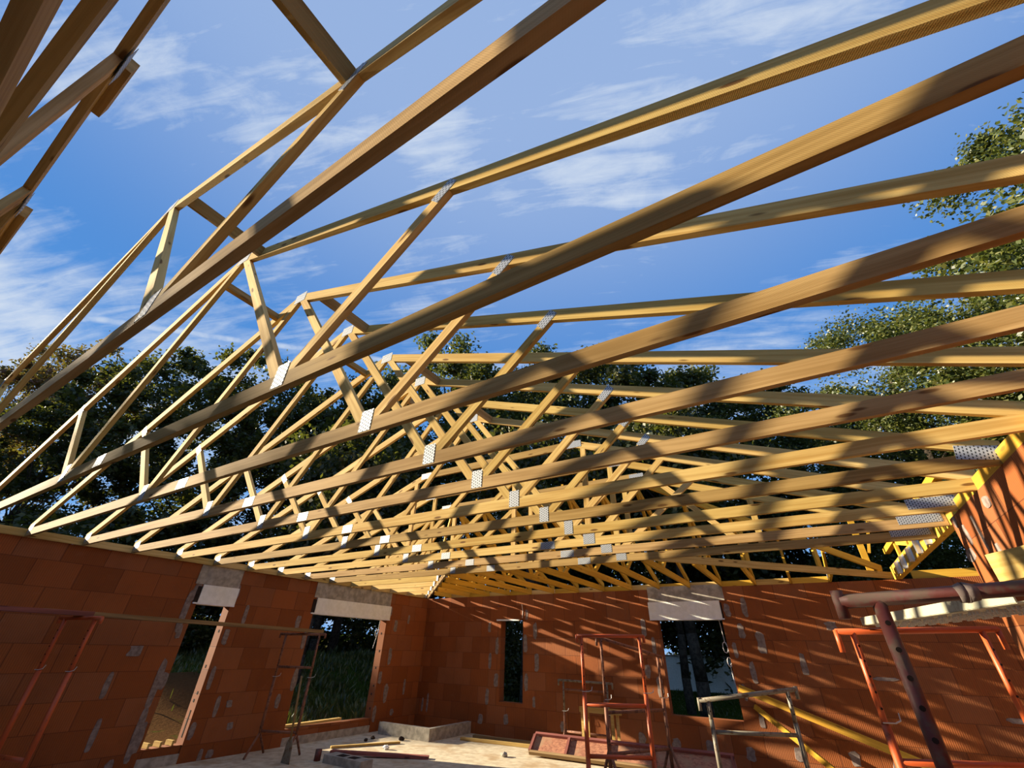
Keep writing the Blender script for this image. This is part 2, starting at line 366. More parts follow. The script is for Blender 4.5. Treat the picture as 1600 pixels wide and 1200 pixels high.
for i, z in enumerate(rows):
    for x0, sg in ((2.36, -1), (2.96, 1), (6.02, -1), (7.2, 1)):
        d = (.30 if i % 2 else .09)
        if F-2.3 < z < F-.35 and rp.random() < .9: pf.append((x0+sg*(d+rp.uniform(-.03, .05)), z+rp.uniform(-.05, .05), .06+rp.random()*.05, .18+rp.random()*.15))
for x in (1.9, 2.55, 3.9, 5.45, 6.05, 6.6, 7.2, 7.9, 8.6, 9.1): pf.append((x, F-2.47+rp.uniform(-.08, .08), .13, .17))
pf += [(.35, F-2.3, .05, .35), (.2, F-2.35, .05, .25), (7.62, F-.45, .09, .3), (8.85, F-.75, .16, .12), (7.75, F-1.0, .12, .34), (8.3, F-1.3, .09, .3), (10.6, F-1.85, .3, .06), (9.3, F-1.45, .3, .05)]
wall_far = wall('wall_far', BR_F, 'x', YF, YF+.2, -.0, 16, [(2.36, 2.96, F-2.16, F-.61), (6.02, 7.2, F-2.12, F-.055)], (YF, -1, pf))
pr = [(9999, 0, .01, .01)]
pr = [(5.66, F-.42, .22, .10), (5.5, F-.28, .08, .16), (5.2, F-.33, .05, .28), (5.02, F-.5, .07, .12), (4.75, F-.2, .12, .08), (5.62, F-.15, .07, .1)]
wall_right = wall('wall_right', BR_R, 'y', XR, XR+.2, -4.3, 5.74, [(3.6, 5.46, 0, F-.565)], (XR, -1, pr))
struct(wall('wall_back', BR_F, 'x', -4.5, -4.3, -.2, 16, [], (-4.3, 1, [])))
struct(wall('wall_passage', BR_R, 'y', 12.4, 12.6, -4.3, YF, [], (12.4, -1, [])))
# dark raised boxes painting the shade inside block-end hollows on the two sunlit jambs
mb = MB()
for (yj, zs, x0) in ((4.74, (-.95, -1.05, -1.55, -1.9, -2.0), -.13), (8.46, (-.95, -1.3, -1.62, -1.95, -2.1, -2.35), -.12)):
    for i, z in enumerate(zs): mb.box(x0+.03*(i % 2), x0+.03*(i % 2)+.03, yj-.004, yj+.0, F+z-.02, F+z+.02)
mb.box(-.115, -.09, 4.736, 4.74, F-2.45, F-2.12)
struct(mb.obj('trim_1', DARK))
# brick sills across the two doorways
def sill(n, y0, y1, z1):
    struct(MB().box(-.2, 0, y0, y1, 0, .12).obj('trim_%d' % n, CONC))
    struct(MB().box(-.2, -.02, y0, y1, .12, z1).obj('trim_%d' % (n+1), BR_L))
sill(2, 4.19, 4.74, .22); sill(4, 6.42, 8.46, .24)
# lintels over the openings (cast concrete)
struct(MB().box(-.2, .012, 4.06, 4.78, F-.395, F-.101).obj('trim_6', CONC))
struct(MB().box(-.2, .012, 6.36, 8.50, F-.385, F-.101).obj('trim_7', CONC))
struct(MB().box(5.90, 7.32, YF-.012, YF+.2, F-.33, F-.056).obj('trim_8', CONC))
struct(MB().box(2.14, 3.02, YF-.014, YF+.19, F-.60, F-.34).obj('trim_9', BR_F))
# concrete kerb round the shower corner
mb = MB().box(.28, 1.66, 8.46, 8.56, 0, .2).box(1.56, 1.66, 8.56, YF, 0, .2)
tag(mb.obj('concrete_kerb', CONC), 'low L-shaped concrete kerb boxing in the far left corner of the floor', 'kerb')
# roller shutter boxes
def shutter_box(label, b0, b1, gap, plane):
    (x0, y0, z0), (x1, y1, z1) = b0, b1
    t_ = thing('shutter_box', label, 'shutter box', (x0, y0, z0), 'white roller shutter boxes over the openings')
    L = Vector((x0, y0, z0))
    def part(nm, mb_, mat): ob = mb_.obj(nm, mat, t_); ob.location = -L; return ob
    part('front_panel', MB().box(x0, x1, y0, y1, z0, z1), BOXW)
    if plane == 'y':
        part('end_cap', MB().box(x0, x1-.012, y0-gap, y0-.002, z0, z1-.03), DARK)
        part('bottom_rail', MB().box(x0, x1+.006, y0-gap, y1, z0-.022, z0-.001), PVC)
    else:
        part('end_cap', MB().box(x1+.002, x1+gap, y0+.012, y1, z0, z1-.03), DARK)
        part('bottom_rail', MB().box(x0, x1+gap, y0-.006, y1, z0-.022, z0-.001), PVC)
shutter_box('short white shutter box over the narrow doorway in the left wall', (-.19, 4.19, F-.665), (.02, 4.80, F-.397), .07, 'y')
shutter_box('long white shutter box over the wide doorway near the left corner', (-.19, 6.44, F-.66), (.02, 8.54, F-.387), .08, 'y')
shutter_box('white shutter box over the right-hand window in the far wall', (5.88, YF-.02, F-.625), (7.22, YF+.19, F-.332), .03, 'x')
o = MB().box(2.24, 2.86, YF-.018, YF+.06, F-.632, F-.602).obj('plastic_strip', PVC)
tag(o, 'thin white plastic strip at the head of the narrow window', 'shutter strip')

# ------------------------------------------------------------------ roof timbers
TH, CHH = .037, .097
SL = .3576; LT = 9.94; E0 = .12
lowL = lambda x: SL*(x-E0)                 # lower edge of the left rafter
lowR = lambda x: SL*(LT-x-E0)
RH = CHH*math.sqrt(1+SL*SL)
def webpoly(xb, xt, low, w=.072, zb=0.0):
    zt = low(xt); d = Vector((xt-xb, zt-zb)).normalized(); n = Vector((-d.y, d.x))
    def hit(off, f):
        p = Vector((xb, zb))+n*off
        a, c = 0.0, 4.0
        g = lambda k: (p+d*k).y-f((p+d*k).x)
        a = -.6
        for _ in range(50):
            mid = (a+c)/2
            if (g(a) > 0) == (g(mid) > 0): a = mid
            else: c = mid
        return tuple(p+d*a)
    base = lambda x: zb
    def hb(off):
        p = Vector((xb, zb))+n*off; k = (zb-p.y)/d.y; return tuple(p+d*k)
    return [hb(w/2), hb(-w/2), hit(-w/2, low), hit(w/2, low)], (d.x, d.y)
def plate_mesh(w, h, ang, name='nail_plate', back=False):
    mb = MB(); c, s_ = math.cos(ang), math.sin(ang)
    poly = [(-w/2, -h/2), (w/2, -h/2), (w/2, h/2), (-w/2, h/2)]
    poly = [(p[0]*c-p[1]*s_, p[0]*s_+p[1]*c) for p in poly]
    mb.prism(poly, *((-.0022, -.0002) if not back else (TH+.0002, TH+.0022)), (c, s_))
    return mb.mesh(name, PLATE)
XP = LT/2; XL, XRP, XM = 3.386, 6.479, 7.466
def chord_poly(x0, x1): return [(x0, -CHH), (x1, -CHH), (x1, 0), (x0, 0)]
def build_truss_meshes():
    P = {}
    P['bottom'] = [MB().prism(chord_poly(0, 10.08), 0, TH).mesh('bottom_chord', mm) for mm in (PINE, PINE_B)]
    
    L_ = [(E0, 0), (XP, lowL(XP)), (XP, lowL(XP)+RH), (0, lowL(0)+RH), (0, 0)]
    R_ = [(LT-p[0], p[1]) for p in L_]
    P['top'] = [MB().prism(L_, 0, TH, (1, SL)).mesh('top_chord', PINE), MB().prism(R_, 0, TH, (1, -SL)).mesh('top_chord', PINE)]
    ws = []
    for xb, xt, lo in ((XL+.055, XP-.075, lowL), (XRP-.055, XP+.075, lowR), (XL-.055, LT-XM, lowL), (XRP+.055, XM, lowR)):
        poly, ax = webpoly(xb, xt, lo); ws.append(MB().prism(poly, 0, TH, ax).mesh('web', PINE))
    P['web'] = ws
    sa_ = math.atan(SL)
    P['plates'] = [((XL, -.012), plate_mesh(.105, .15, 0)), ((XRP, -.012), plate_mesh(.105, .15, 0)), ((4.173, -.048), plate_mesh(.165, .09, 0)),
                   ((XP, lowL(XP)+.045), plate_mesh(.17, .12, 0)), ((XM, lowR(XM)+.01), plate_mesh(.075, .16, math.radians(-48))), ((LT-XM, lowL(LT-XM)+.01), plate_mesh(.075, .16, math.radians(48))),
                   ((.13, .0), plate_mesh(.16, .10, sa_*.6)), ((LT-.13, .0), plate_mesh(.22, .10, -sa_*.6)), ((7.05, -.048), plate_mesh(.05, .05, 0))]
    return P
TP = build_truss_meshes()
def truss(y, label, brown=0, skip=()):
    t_ = thing('roof_truss', label, 'roof truss', (0, y, F), 'W-web roof trusses across the room')
    link('bottom_chord', TP['bottom'][brown], t_)
    for me in TP['top']: link('top_chord', me, t_)
    for me in TP['web']: link('web', me, t_)
    for i, ((x, z), me) in enumerate(TP['plates']):
        if i in skip: continue
        p = link('nail_plate', me, t_, 'grey galvanised toothed plate'); p.location = (x, 0, z)
    return t_
TL = {1: 'nearest full roof truss, its bottom chord running out through the top picture edge',
      2: 'second full roof truss from the camera, its peak standing against the sky at left',
      3: 'third full roof truss, its bright metal peak plate just above the tree tops',
      4: 'fourth full roof truss from the camera, its peak at the tree line',
      5: 'fifth full roof truss from the camera, pale yellow, its peak plate against dark trees',
      6: 'sixth full roof truss from the camera, bearing on the near brick of the right wall',
      7: 'seventh full roof truss from the camera, third from the far end of the ridge',
      8: 'eighth full roof truss, the farthest one that still has a pointed peak'}
YT = {1: .6, 2: 1.212, 3: 1.8, 4: 2.4, 5: 3.0, 6: 3.6, 7: 4.2, 8: 4.8}
for j in range(1, 9): truss(YT[j], TL[j], 1 if j in (1, 2, 3, 4, 5, 7) else 0, (8,) if j == 7 else (7, 8))

def flat_truss(y, ztop, label, pts, kind=0):
    """hip-end truss with a flat top whose lower edge is at ztop"""
    t_ = thing('hip_truss', label, 'roof truss', (0, y, F), 'flat-topped hip trusses')
    if y < 5.7: link('bottom_chord', TP['bottom'][kind], t_)
    else: MB().prism(chord_poly(0, 9.94), 0, TH).obj('bottom_chord', (PINE, PINE_B)[kind], t_)
    xa, xb = ztop/SL+E0, LT-(ztop/SL+E0)
    L_ = [(E0, 0), (xa, ztop), (xa, ztop+RH), (0, lowL(0)+RH), (0, 0)]
    MB().prism(L_, 0, TH, (1, SL)).obj('top_chord', PINE, t_); MB().prism([(LT-p[0], p[1]) for p in L_], 0, TH, (1, -SL)).obj('top_chord', PINE, t_)
    MB().prism([(xa, ztop), (xb, ztop), (xb, ztop+RH), (xa, ztop+RH)], 0, TH).obj('flat_top_chord', PINE_B, t_)
    lo = lambda x: min(lowL(x), lowR(x), ztop)
    for xb_, xt_ in pts:
        if abs(xb_-xt_) < 1e-3:
            MB().prism([(xb_-.036, 0), (xb_+.036, 0), (xb_+.036, lo(xb_+.036)), (xb_-.036, lo(xb_-.036))], 0, TH, (0, 1)).obj('post', PINE, t_)
        else:
            poly, ax = webpoly(xb_, xt_, lo); MB().prism(poly, 0, TH, ax).obj('web', PINE, t_)
    for (x, z, w, h) in ((xa, ztop+.045, .22, .10), (xb, ztop+.045, .22, .10), (XL, -.02, .11, .13), (XRP, -.02, .15, .12), (4.2, -.05, .16, .09), (5.9, -.05, .2, .09), (LT-.20, -.01, .34, .09), (.12, 0, .16, .1)):
        p = link('nail_plate', plate_mesh(w, h, 0), t_, 'grey galvanised toothed plate'); p.location = (x, 0, z)
    return t_
flat_truss(5.4, 1.24, 'first flat-topped hip truss beyond the last pointed truss', [(XL, XL), (XRP, XRP), (XL+.12, 4.85), (XRP-.12, 5.09), (XL-.1, 2.45), (XRP+.1, 7.49)])
flat_truss(6.0, 1.10, 'second flat-topped hip truss beyond the pointed ones', [(3.3, 3.3), (5.0, 5.0), (6.64, 6.64), (3.42, 4.9), (6.52, 5.1), (3.2, 2.2), (6.75, 7.74)], 1)
flat_truss(6.6, 1.06, 'third and last flat-topped hip truss, carrying the jack trusses of the far wall', [(3.3, 3.3), (4.97, 4.97), (6.64, 6.64), (3.42, 4.85), (5.09, 6.5), (1.8, 2.7), (8.1, 7.2), (1.66, 1.66), (8.3, 8.3)], 1)
# the flat-topped truss just behind the camera, seen at the top left corner
t_ = thing('hip_truss', 'dark flat-topped truss cut by the top left corner of the picture', 'roof truss', (0, 0, F), 'flat-topped hip trusses')
link('bottom_chord', TP['bottom'][1], t_)
for nm, poly, y0, ax in (('flat_top_chord', [(3.1, 1.09), (7.0, 1.09), (7.0, 1.20), (3.1, 1.20)], -.01, (1, 0)),
        ('top_chord', [(E0, 0), (3.1, 1.09), (3.1, 1.20), (0, .055), (0, 0)], -.01, (1, SL)), ('top_chord', [(LT-E0, 0), (7.0, 1.09), (7.0, 1.20), (LT, .055), (LT, 0)], -.01, (1, -SL)),
        ('post', [(6.36, 0), (6.46, 0), (6.46, 1.09), (6.36, 1.09)], -.01, (0, 1)),
        ('low_brace', [(6.50, .12), (6.56, .04), (7.45, .36), (7.40, .46)], .0, (1, .35)),
        ('web', [(5.02, 1.09), (5.16, 1.09), (5.90, .0), (5.76, .0)], -.01, (-.55, 1)),
        ('web', [(4.80, 1.09), (4.94, 1.09), (3.45, .0), (3.31, .0)], -.01, (1, 1)),
        ('scab_board', [(5.95, 1.18), (6.35, 1.18), (6.35, 1.27), (5.95, 1.27)], .026, (1, 0)),
        ('scab_board', [(3.2, 1.18), (4.72, 1.18), (4.72, 1.27), (3.2, 1.27)], .026, (1, 0))):
    MB().prism(poly, y0, y0+TH, ax).obj(nm, PINE_B, t_)
for x, z, w, h in ((6.41, 1.11, .22, .10), (4.97, 1.10, .24, .08)):
    p = link('nail_plate', plate_mesh(w, h, 0, back=True), t_, 'grey galvanised toothed plate'); p.location = (x, 0, z)

# blocking boards between neighbouring trusses near the ridge and half way down
def block(x, low_, ya, yb, label):
    z = F+low_(x)+RH/2; s_ = -SL if x > XP else SL
    up = Vector((-s_, 0, 1)).normalized()
    o_ = MB().beam((x, ya, z), (x, yb, z), TH, CHH-.004, up).obj('blocking_board', PINE_B)
    tag(o_, label, 'blocking board', 'boards nailed between neighbouring trusses under the roof slope')
seq = [(1, 2, 1), (2, 3, 0), (3, 4, 1), (4, 5, 0), (5, 6, 1), (6, 7, 0), (7, 8, 1)]
for a, c, right in seq:
    x = XP+.34 if right else XP-.34
    block(x, lowR if right else lowL, YT[a]+TH+.001, YT[c]-.001, 'short board between the %s and %s trusses, on the %s side of the ridge' % (ORD[a], ORD[c], 'right' if right else 'left'))
block(7.42, lowR, .03, YT[1]-.001, 'wide board at the top edge running into the nearest full truss from above')
block(2.40, lowL, .03, YT[1]-.001, 'short board meeting the nearest full truss at the left picture edge')

# blocking on top of the left wall between truss heels
ys = [(-.6, 'none')]+[(0.0, '')]+[(YT[j], '') for j in range(1, 9)]+[(5.4, ''), (6.0, ''), (6.6, ''), (7.2, ''), (7.8, ''), (8.4, ''), (9.0, ''), (9.6, '')]
yv = [a for a, _ in ys]
for i, (a, c) in enumerate(zip(yv, yv[1:])):
    o_ = MB().box(.0, .034, a+TH+.002, c-.002, WT+.001, F-.004).obj('wall_blocking', PINE)
    tag(o_, 'board on the left wall top, %s gap between trusses from the near end' % ORD[min(i+1, 16)], 'blocking board', 'boards between truss heels along the left wall top')

yr = [0.0]+[YT[j] for j in range(1, 9)]+[5.4]
for i, (a, c) in enumerate(zip(yr, yr[1:])):
    o_ = MB().box(XR+.004, XR+.04, a+TH+.002, c-.002, WT+.001, F-.004).obj('wall_blocking', YEL)
    tag(o_, 'yellow board on the right wall top, %s gap between trusses from the near end' % ORD[i+1], 'blocking board', 'boards between truss heels along the right wall top')

# hip end: jacks on the far wall, jacks on the left wall, hip rafter
YH = YF-.0
def jack_meshes(L, mat, plane):
    """L = length from the heel (0) inward; heel at 0"""
    parts = []
    parts.append(('bottom_chord', MB().prism([(0, -CHH), (L, -CHH), (L, 0), (0, 0)], -TH/2, TH/2, (1, 0), plane=plane)))
    zt = SL*(L-E0)
    if zt > .02: parts.append(('top_chord', MB().prism([(E0, 0), (L, zt), (L, zt+RH), (0, lowL(0)+RH), (0, 0)], -TH/2, TH/2, (1, SL), plane=plane)))
    if L > 2.0:
        poly, ax = webpoly(L*.62, L*.42, lowL); parts.append(('web', MB().prism(poly, -TH/2, TH/2, ax, plane=plane)))
        poly, ax = webpoly(L*.66, L*.93, lowL); parts.append(('web', MB().prism(poly, -TH/2, TH/2, ax, plane=plane)))
    elif L > 1.0:
        x = L*.7; parts.append(('web', MB().prism([(x-.03, 0), (x+.03, 0), (x+.03, SL*(x+.03-E0)), (x-.03, SL*(x-.03-E0))], -TH/2, TH/2, (0, 1), plane=plane)))
    return parts
JX = [9.05, 8.47, 7.90, 7.32, 6.74, 6.15, 5.57, 4.97, 4.37, 3.77, 3.17, 2.57, 1.97, 1.37, .77]
JW = {0: 'at the right end beside the girder', 1: 'second from the girder', 2: 'third from the girder, right of the window', 3: 'over the right end of the wide window', 4: 'over the wide window', 5: 'over the left end of the wide window'}
for i, x in enumerate(JX):
    L = min(YH-6.6-TH-.004, x-.12, 9.86-x)
    lab = 'yellow jack truss on the far wall, %s' % JW.get(i, '%s from the right' % ORD[i+1])
    t_ = thing('jack_truss', lab, 'jack truss', (x, YH-.0, F), 'yellow jack trusses standing on the far wall')
    for nm, mb in jack_meshes(L, YEL, 'yz'):
        mb.v = [(a, -b_, c) for a, b_, c in mb.v]; mb.f = [f[::-1] for f in mb.f]
        uv2 = []; k = 0
        for f in mb.f: n = len(f); uv2 += mb.uv[k:k+n][::-1]; k += n
        mb.uv = uv2; mb.obj(nm, YEL, t_)
    p = link('nail_plate', (lambda mb_: mb_.mesh('nail_plate', PLATE))(MB().box(-TH/2-.002, -TH/2-.0004, -.2, -.02, -.05, .035)), t_, 'grey galvanised toothed plate')
for i, y in enumerate((7.2, 7.8, 8.4, 9.0, 9.6)):
    L = YF-y-.08
    t_ = thing('jack_truss', 'pale jack truss on the left wall, %s beyond the last full-width chord' % ORD[i+1], 'jack truss', (0, y, F), 'pale jack trusses standing on the left wall')
    for nm, mb in jack_meshes(L, PINE, 'xz'): mb.obj(nm, PINE, t_)
    MB().box(L-.03, L+.012, -TH/2-.012, -TH/2-.001, -.10, .02).obj('joist_hanger', HANG, t_)
A, Bv = Vector((.04, YF-.04, F)), Vector((3.2, 6.66, F))
t_ = thing('hip_rafter', 'dark diagonal hip beam running from the far left corner to the last flat-topped truss', 'hip rafter', A)
MB().beam((0, 0, -CHH/2), Bv-A-Vector((0, 0, CHH/2)), TH, CHH).obj('bottom_chord', OLDW, t_)
MB().beam((.25, -.25, .04), Bv-A+Vector((0, 0, 1.0)), TH, CHH).obj('top_chord', PINE, t_)
A, Bv = Vector((9.90, YF-.06, F)), Vector((6.84, 6.66, F))
t_ = thing('hip_rafter', 'yellow diagonal hip beam running from the girder foot to the last flat-topped truss', 'hip rafter', A)
MB().beam((0, 0, -CHH/2), Bv-A-Vector((0, 0, CHH/2)), TH, CHH).obj('bottom_chord', PINE, t_)
MB().beam((-.12, -.12, .045), Bv-A+Vector((0, 0, 1.05)), TH, CHH).obj('top_chord', YEL, t_)
for k in (.32, .62):
    p = (Bv-A)*k; MB().beam(p, p+Vector((0, 0, 1.0*k-.03)), TH, .07, (1, 1, 0)).obj('post', YEL, t_)
# boards on the far wall between the jacks
xs = sorted(JX)
for i, (a, c) in enumerate(zip(xs, xs[1:])):
    o_ = MB().box(a+TH/2+.002, c-TH/2-.002, YF+.0, YF+.034, WT+.001, F-.006).obj('wall_blocking', YEL if i % 2 else PINE)
    tag(o_, 'board on the far wall top, %s gap between jack trusses from the left' % ORD[min(i+1, 16)], 'blocking board', 'boards between jack trusses along the far wall top')
o_ = MB().box(10.16, 13.5, YF+.02, YF+.056, WT+.001, F+.02).obj('wall_plate', YEL); tag(o_, 'yellow timber lying on the far wall top right of the girder', 'wall plate')
# girder with joist hangers between the right wall's end and the far wall
gx, ga, gb = 9.946, 5.76, YF
t_ = thing('girder_truss', 'yellow girder with joist hangers from the end of the right wall to the far wall', 'girder truss', (gx, ga, F))
MB().box(0, .075, .002, gb-ga+.15, -.0985, .10).obj('bottom_chord', YEL, t_)
MB().box(0, .075, .02, gb-ga+.1, .30, .38).obj('top_chord', YEL, t_)
for a in (.12, 1.15, 2.2, 3.2): MB().box(.018, .055, a, a+.09, .10, .30).obj('post', YEL, t_)
for a in (.2, 1.25, 2.3): MB().beam((.036, a+.1, .14), (.036, a+.80, .28), TH, .06, (0, -1, 1)).obj('web', YEL, t_)
for k, a in enumerate((1.15, 1.72, 2.3, 2.9, 3.4)):
    hb = MB().box(-.05, -.002, a-.034, a-.030, -.10, .06).box(-.05, -.002, a+.030, a+.034, -.10, .06).box(-.05, -.002, a-.034, a+.034, -.104, -.10).box(-.004, -.001, a-.08, a+.08, -.09, .08)
    hb.obj('joist_hanger', HANG, t_, )
# short lit end posts by the girder
t_ = thing('end_truss', 'small sunlit yellow frame standing at the far end of the girder', 'roof truss', (9.60, 9.72, F))
MB().box(0, .09, 0, TH, .0, 1.0).obj('post', YEL, t_); MB().beam((.12, .018, .30), (.32, .018, .95), TH, .08, (0, 1, 0)).obj('web', YEL, t_)

# ------------------------------------------------------------------ trestles and scaffolding
def v3(x, y, z): return Vector((x, y, z))
def trestle(label, L, R, zl, zr, split, rungs, outer, inner, rl=.024, ri=.017, hook=.06, hookup=.012, spread=.26, barext=.11, bar=None, brace=True, zfoot=0.0, pins=True, twist=0):
    L, R = Vector((*L, 0)), Vector((*R, 0)); dx = (R-L).normalized(); nx = Vector((-dx.y, dx.x, 0))
    t_ = thing('trestle', label, 'trestle', (L+R)/2, 'builders tube trestles'); o0 = (L+R)/2
    def P(p): return p-o0
    for base, zt in ((L, zl), (R, zr)):
        MB().tube(P(base+v3(0, 0, .24)), P(base+v3(0, 0, split)), rl).obj('post', outer, t_, True)
        ip = MB().tube(P(base+v3(0, 0, split-.05)), P(base+v3(0, 0, zt)), ri)
        hm = ip; k = split+.08
        while k < zt-.05:
            hm.tube(P(base+v3(0, 0, k)-nx*(ri+.0015)), P(base+v3(0, 0, k)+nx*(ri+.0015)), ri*.38, 8, mi=1); k += .085
        ip.obj('inner_post', [inner, DARK], t_, True)
        if pins:
            w = P(base+v3(0, 0, split+.01)); MB().path([w-dx*.03-nx*.03, w+dx*.045-nx*.035, w+dx*.09-nx*.02+v3(0, 0, .012), w+dx*.10-nx*.01+v3(0, 0, .05)], .004, 6).obj('pin', WIRE, t_)
        for sg in (-1, 1): MB().tube(P(base+v3(0, 0, zfoot or .30)), P(base+nx*sg*spread+v3(0, 0, .012)), rl*.75, 10).obj('leg', outer, t_, True)
    bt = bar or inner
    a, c = L+v3(0, 0, zl)-dx*barext, R+v3(0, 0, zr)+dx*barext
    MB().tube(P(a), P(c), ri*1.05).obj('top_bar', bt, t_, True)
    for p in (a, c): MB().tube(P(p+v3(0, 0, hookup)), P(p-v3(0, 0, hook)), ri*.9).obj('end_stop', bt, t_, True)
    for z in rungs: MB().tube(P(L+v3(0, 0, z)), P(R+v3(0, 0, z)), rl*.8).obj('rung', outer, t_, True)
    return t_
trestle('bright orange trestle standing foremost before the far wall between the two windows', (5.93, 6.256), (6.579, 6.653), 1.72, 1.735, 1.12, (1.0, .52), ORANGE, ORANGE, rl=.027, ri=.020, hook=.075, barext=.06, zfoot=.52)
trestle('tall rusty trestle with a slanting top bar just behind the orange one', (5.93, 6.95), (6.454, 7.873), 1.73, 1.505, 1.0, (.87, .45), RUST, RUST, rl=.025, ri=.019, hook=.11, barext=.08, zfoot=.5)
trestle('low grey-brown trestle against the far wall left of the orange one', (4.0, 9.69), (4.92, 9.69), 1.05, 1.04, .55, (.90, .25), RUST, GREYT, rl=.024, ri=.019, hook=.09, spread=.12)
trestle('grey tube trestle in front of the wide window sill', (7.20, 7.17), (8.08, 7.62), 1.06, 1.21, .88, (.76, .20), GREYT, GREYT, rl=.027, ri=.024, hook=.10, hookup=.03, pins=False)
trestle('orange trestle at right under the perforated steel plank', (8.765, 4.42), (9.53, 4.86), 1.700, 1.742, 1.20, (1.02, .2), ORANGE, ORANGE, hook=.12, rl=.024, ri=.019)
trestle('big dark red trestle nearest the camera at the right edge', (8.768, 2.60), (9.62, 2.64), 1.735, 1.80, .9, (.55, .2), REDP, REDP, rl=.029, ri=.024, hook=.06, hookup=.04, barext=.125, pins=False)
trestle('orange trestle against the left wall in the dark near corner', (.45, 2.53), (1.0, 2.66), 1.755, 1.755, 1.2, (.42,), ORANGE, ORANGE, rl=.028, ri=.022)
trestle('thin rusty trestle between the two doorways of the left wall', (.36, 5.72), (.93, 6.0), 1.69, 1.70, 1.05, (1.2, .32), RUST, RUST, rl=.023, ri=.019)
# planks
def plank(name, p0, p1, w, h, mat, label, cat='plank', up=(0, 0, 1), group=None):
    p0, p1 = Vector(p0), Vector(p1); c = (p0+p1)/2
    o_ = MB().beam(p0-c, p1-c, w, h, up).obj(name, mat); o_.location = c
    return tag(o_, label, cat, group)
plank('scaffold_plank', (.68, 2.20, 1.812), (.66, 6.20, 1.752), .20, .048, OLDW, 'long weathered plank resting on the two trestles along the left wall')
plank('scaffold_plank', (.98, .6, 1.797), (.98, 2.60, 1.797), .19, .048, REDW, 'dark red stained plank ending at the left-hand trestle, cut by the picture edge')
# perforated steel plank
a, c = v3(8.98, 4.50, 1.747), v3(9.36, 2.90, 1.742); mid = (a+c)/2; d = (c-a).normalized(); sdv = d.cross(v3(0, 0, 1)).normalized()
t_ = thing('steel_plank', 'perforated steel scaffold plank with a sunlit edge on the orange trestle', 'scaffold plank', mid)
hm = MB().beam(a-mid, c-mid, .28, .006)
for sg in (-1, 1): MB().beam(a-mid+sdv*sg*.14+v3(0, 0, .022), c-mid+sdv*sg*.14+v3(0, 0, .022), .006, .045).obj('side_rail', STEELP, t_)
L_ = (c-a).length; k = .09
while k < L_-.05:
    for w_ in (-.09, -.045, .0, .045, .09):
        for jj in (0, .03, .06):
            p = a-mid+d*(k+jj+(.012 if w_ in (-.035, .035) else 0))+sdv*w_; hm.tube(p-v3(0, 0, .016), p+v3(0, 0, .0042), .0075, 8, mi=1)  # white stubs stand for daylight showing through the deck's perforations
    k += .14
hm.obj('deck', [STEELP, PVC], t_)
plank('scaffold_board', (9.25, 2.86, 1.862), (9.53, 2.20, 1.866), .11, .10, PINE, 'thick pale timber end lying over the dark red trestle at the right edge', 'timber')
o_ = MB().tube((9.005, 2.611, 1.752), (9.03, 2.612, 1.757), .029, 10, .036).tube((9.03, 2.612, 1.757), (9.065, 2.614, 1.757), .036, 10, .027).obj('mortar_lump', MORTAR, None, True)
tag(o_, 'grey crust of mortar stuck on the dark red trestle bar', 'mortar lump')
# timbers leaning on the far wall
plank('timber_brace', (7.24, YF-.03, F-1.66), (10.35, YF-.42, .05), .045, .095, YEL, 'long yellow timber leaning along the far wall right of the window', 'timber')
plank('timber_brace', (7.42, YF-.03, F-1.90), (8.55, YF-.62, .05), .04, .07, YEL, 'shorter, steeper yellow timber leaning below the long one', 'timber')
plank('timber_brace', (9.1, 7.4, .30), (9.9, 6.4, .55), .12, .035, PINE, 'pale board sloping up at the bottom right corner', 'timber')
# little wooden sawhorse
t_ = thing('sawhorse', 'small pale wooden sawhorse against the far wall behind the trestles', 'sawhorse', (4.86, 9.40, 0))
MB().box(-.40, .40, -.03, .03, .60, .68).obj('top_rail', PINE, t_)
for x in (-.33, .24): MB().box(x-.028, x+.028, -.055, -.031, .02, .62).obj('leg', PINE, t_); MB().box(x+.04, x+.09, .031, .055, .02, .62).obj('leg', PINE, t_)
# formwork panel of strand board
t_ = thing('formwork_panel', 'long shallow strand-board panel with dark frame leaning at the foot of the far wall', 'formwork panel', (3.82, 8.62, .03))
B0, B1 = v3(0, 0, 0), v3(3.3, .25, 0); up_ = v3(-.08, .38, .20)
def quadslab(p, q_, r_, s_, th, nm, mat):
    n_ = (q_-p).cross(s_-p).normalized()*th; mb = MB()
    A_ = [p, q_, r_, s_]; B_ = [k+n_ for k in A_]
    mb.face(A_[::-1], [(0, 0)]*4); mb.face(B_, [(0, 0)]*4)
    for i in range(4): j = (i+1) % 4; mb.face([A_[i], A_[j], B_[j], B_[i]], [(0, 0)]*4)
    return mb.obj(nm, mat, t_)
quadslab(B0, B1, B1+up_, B0+up_, .012, 'board', OSB)
nrm = (B1-B0).cross(up_).normalized()
MB().beam(B0+nrm*.03, B1+nrm*.03, .05, .05, nrm).obj('bottom_rail', OLDW, t_); MB().beam(B0+up_+nrm*.03, B1+up_+nrm*.03, .05, .05, nrm).obj('top_rail', REDW, t_)
for f_ in (0, .20, .42, .64, .99):
    p = B0.lerp(B1, f_); MB().beam(p+nrm*.035+up_*.06, p+up_*.93+nrm*.035, .045, .045, nrm).obj('crosspiece', REDW, t_)
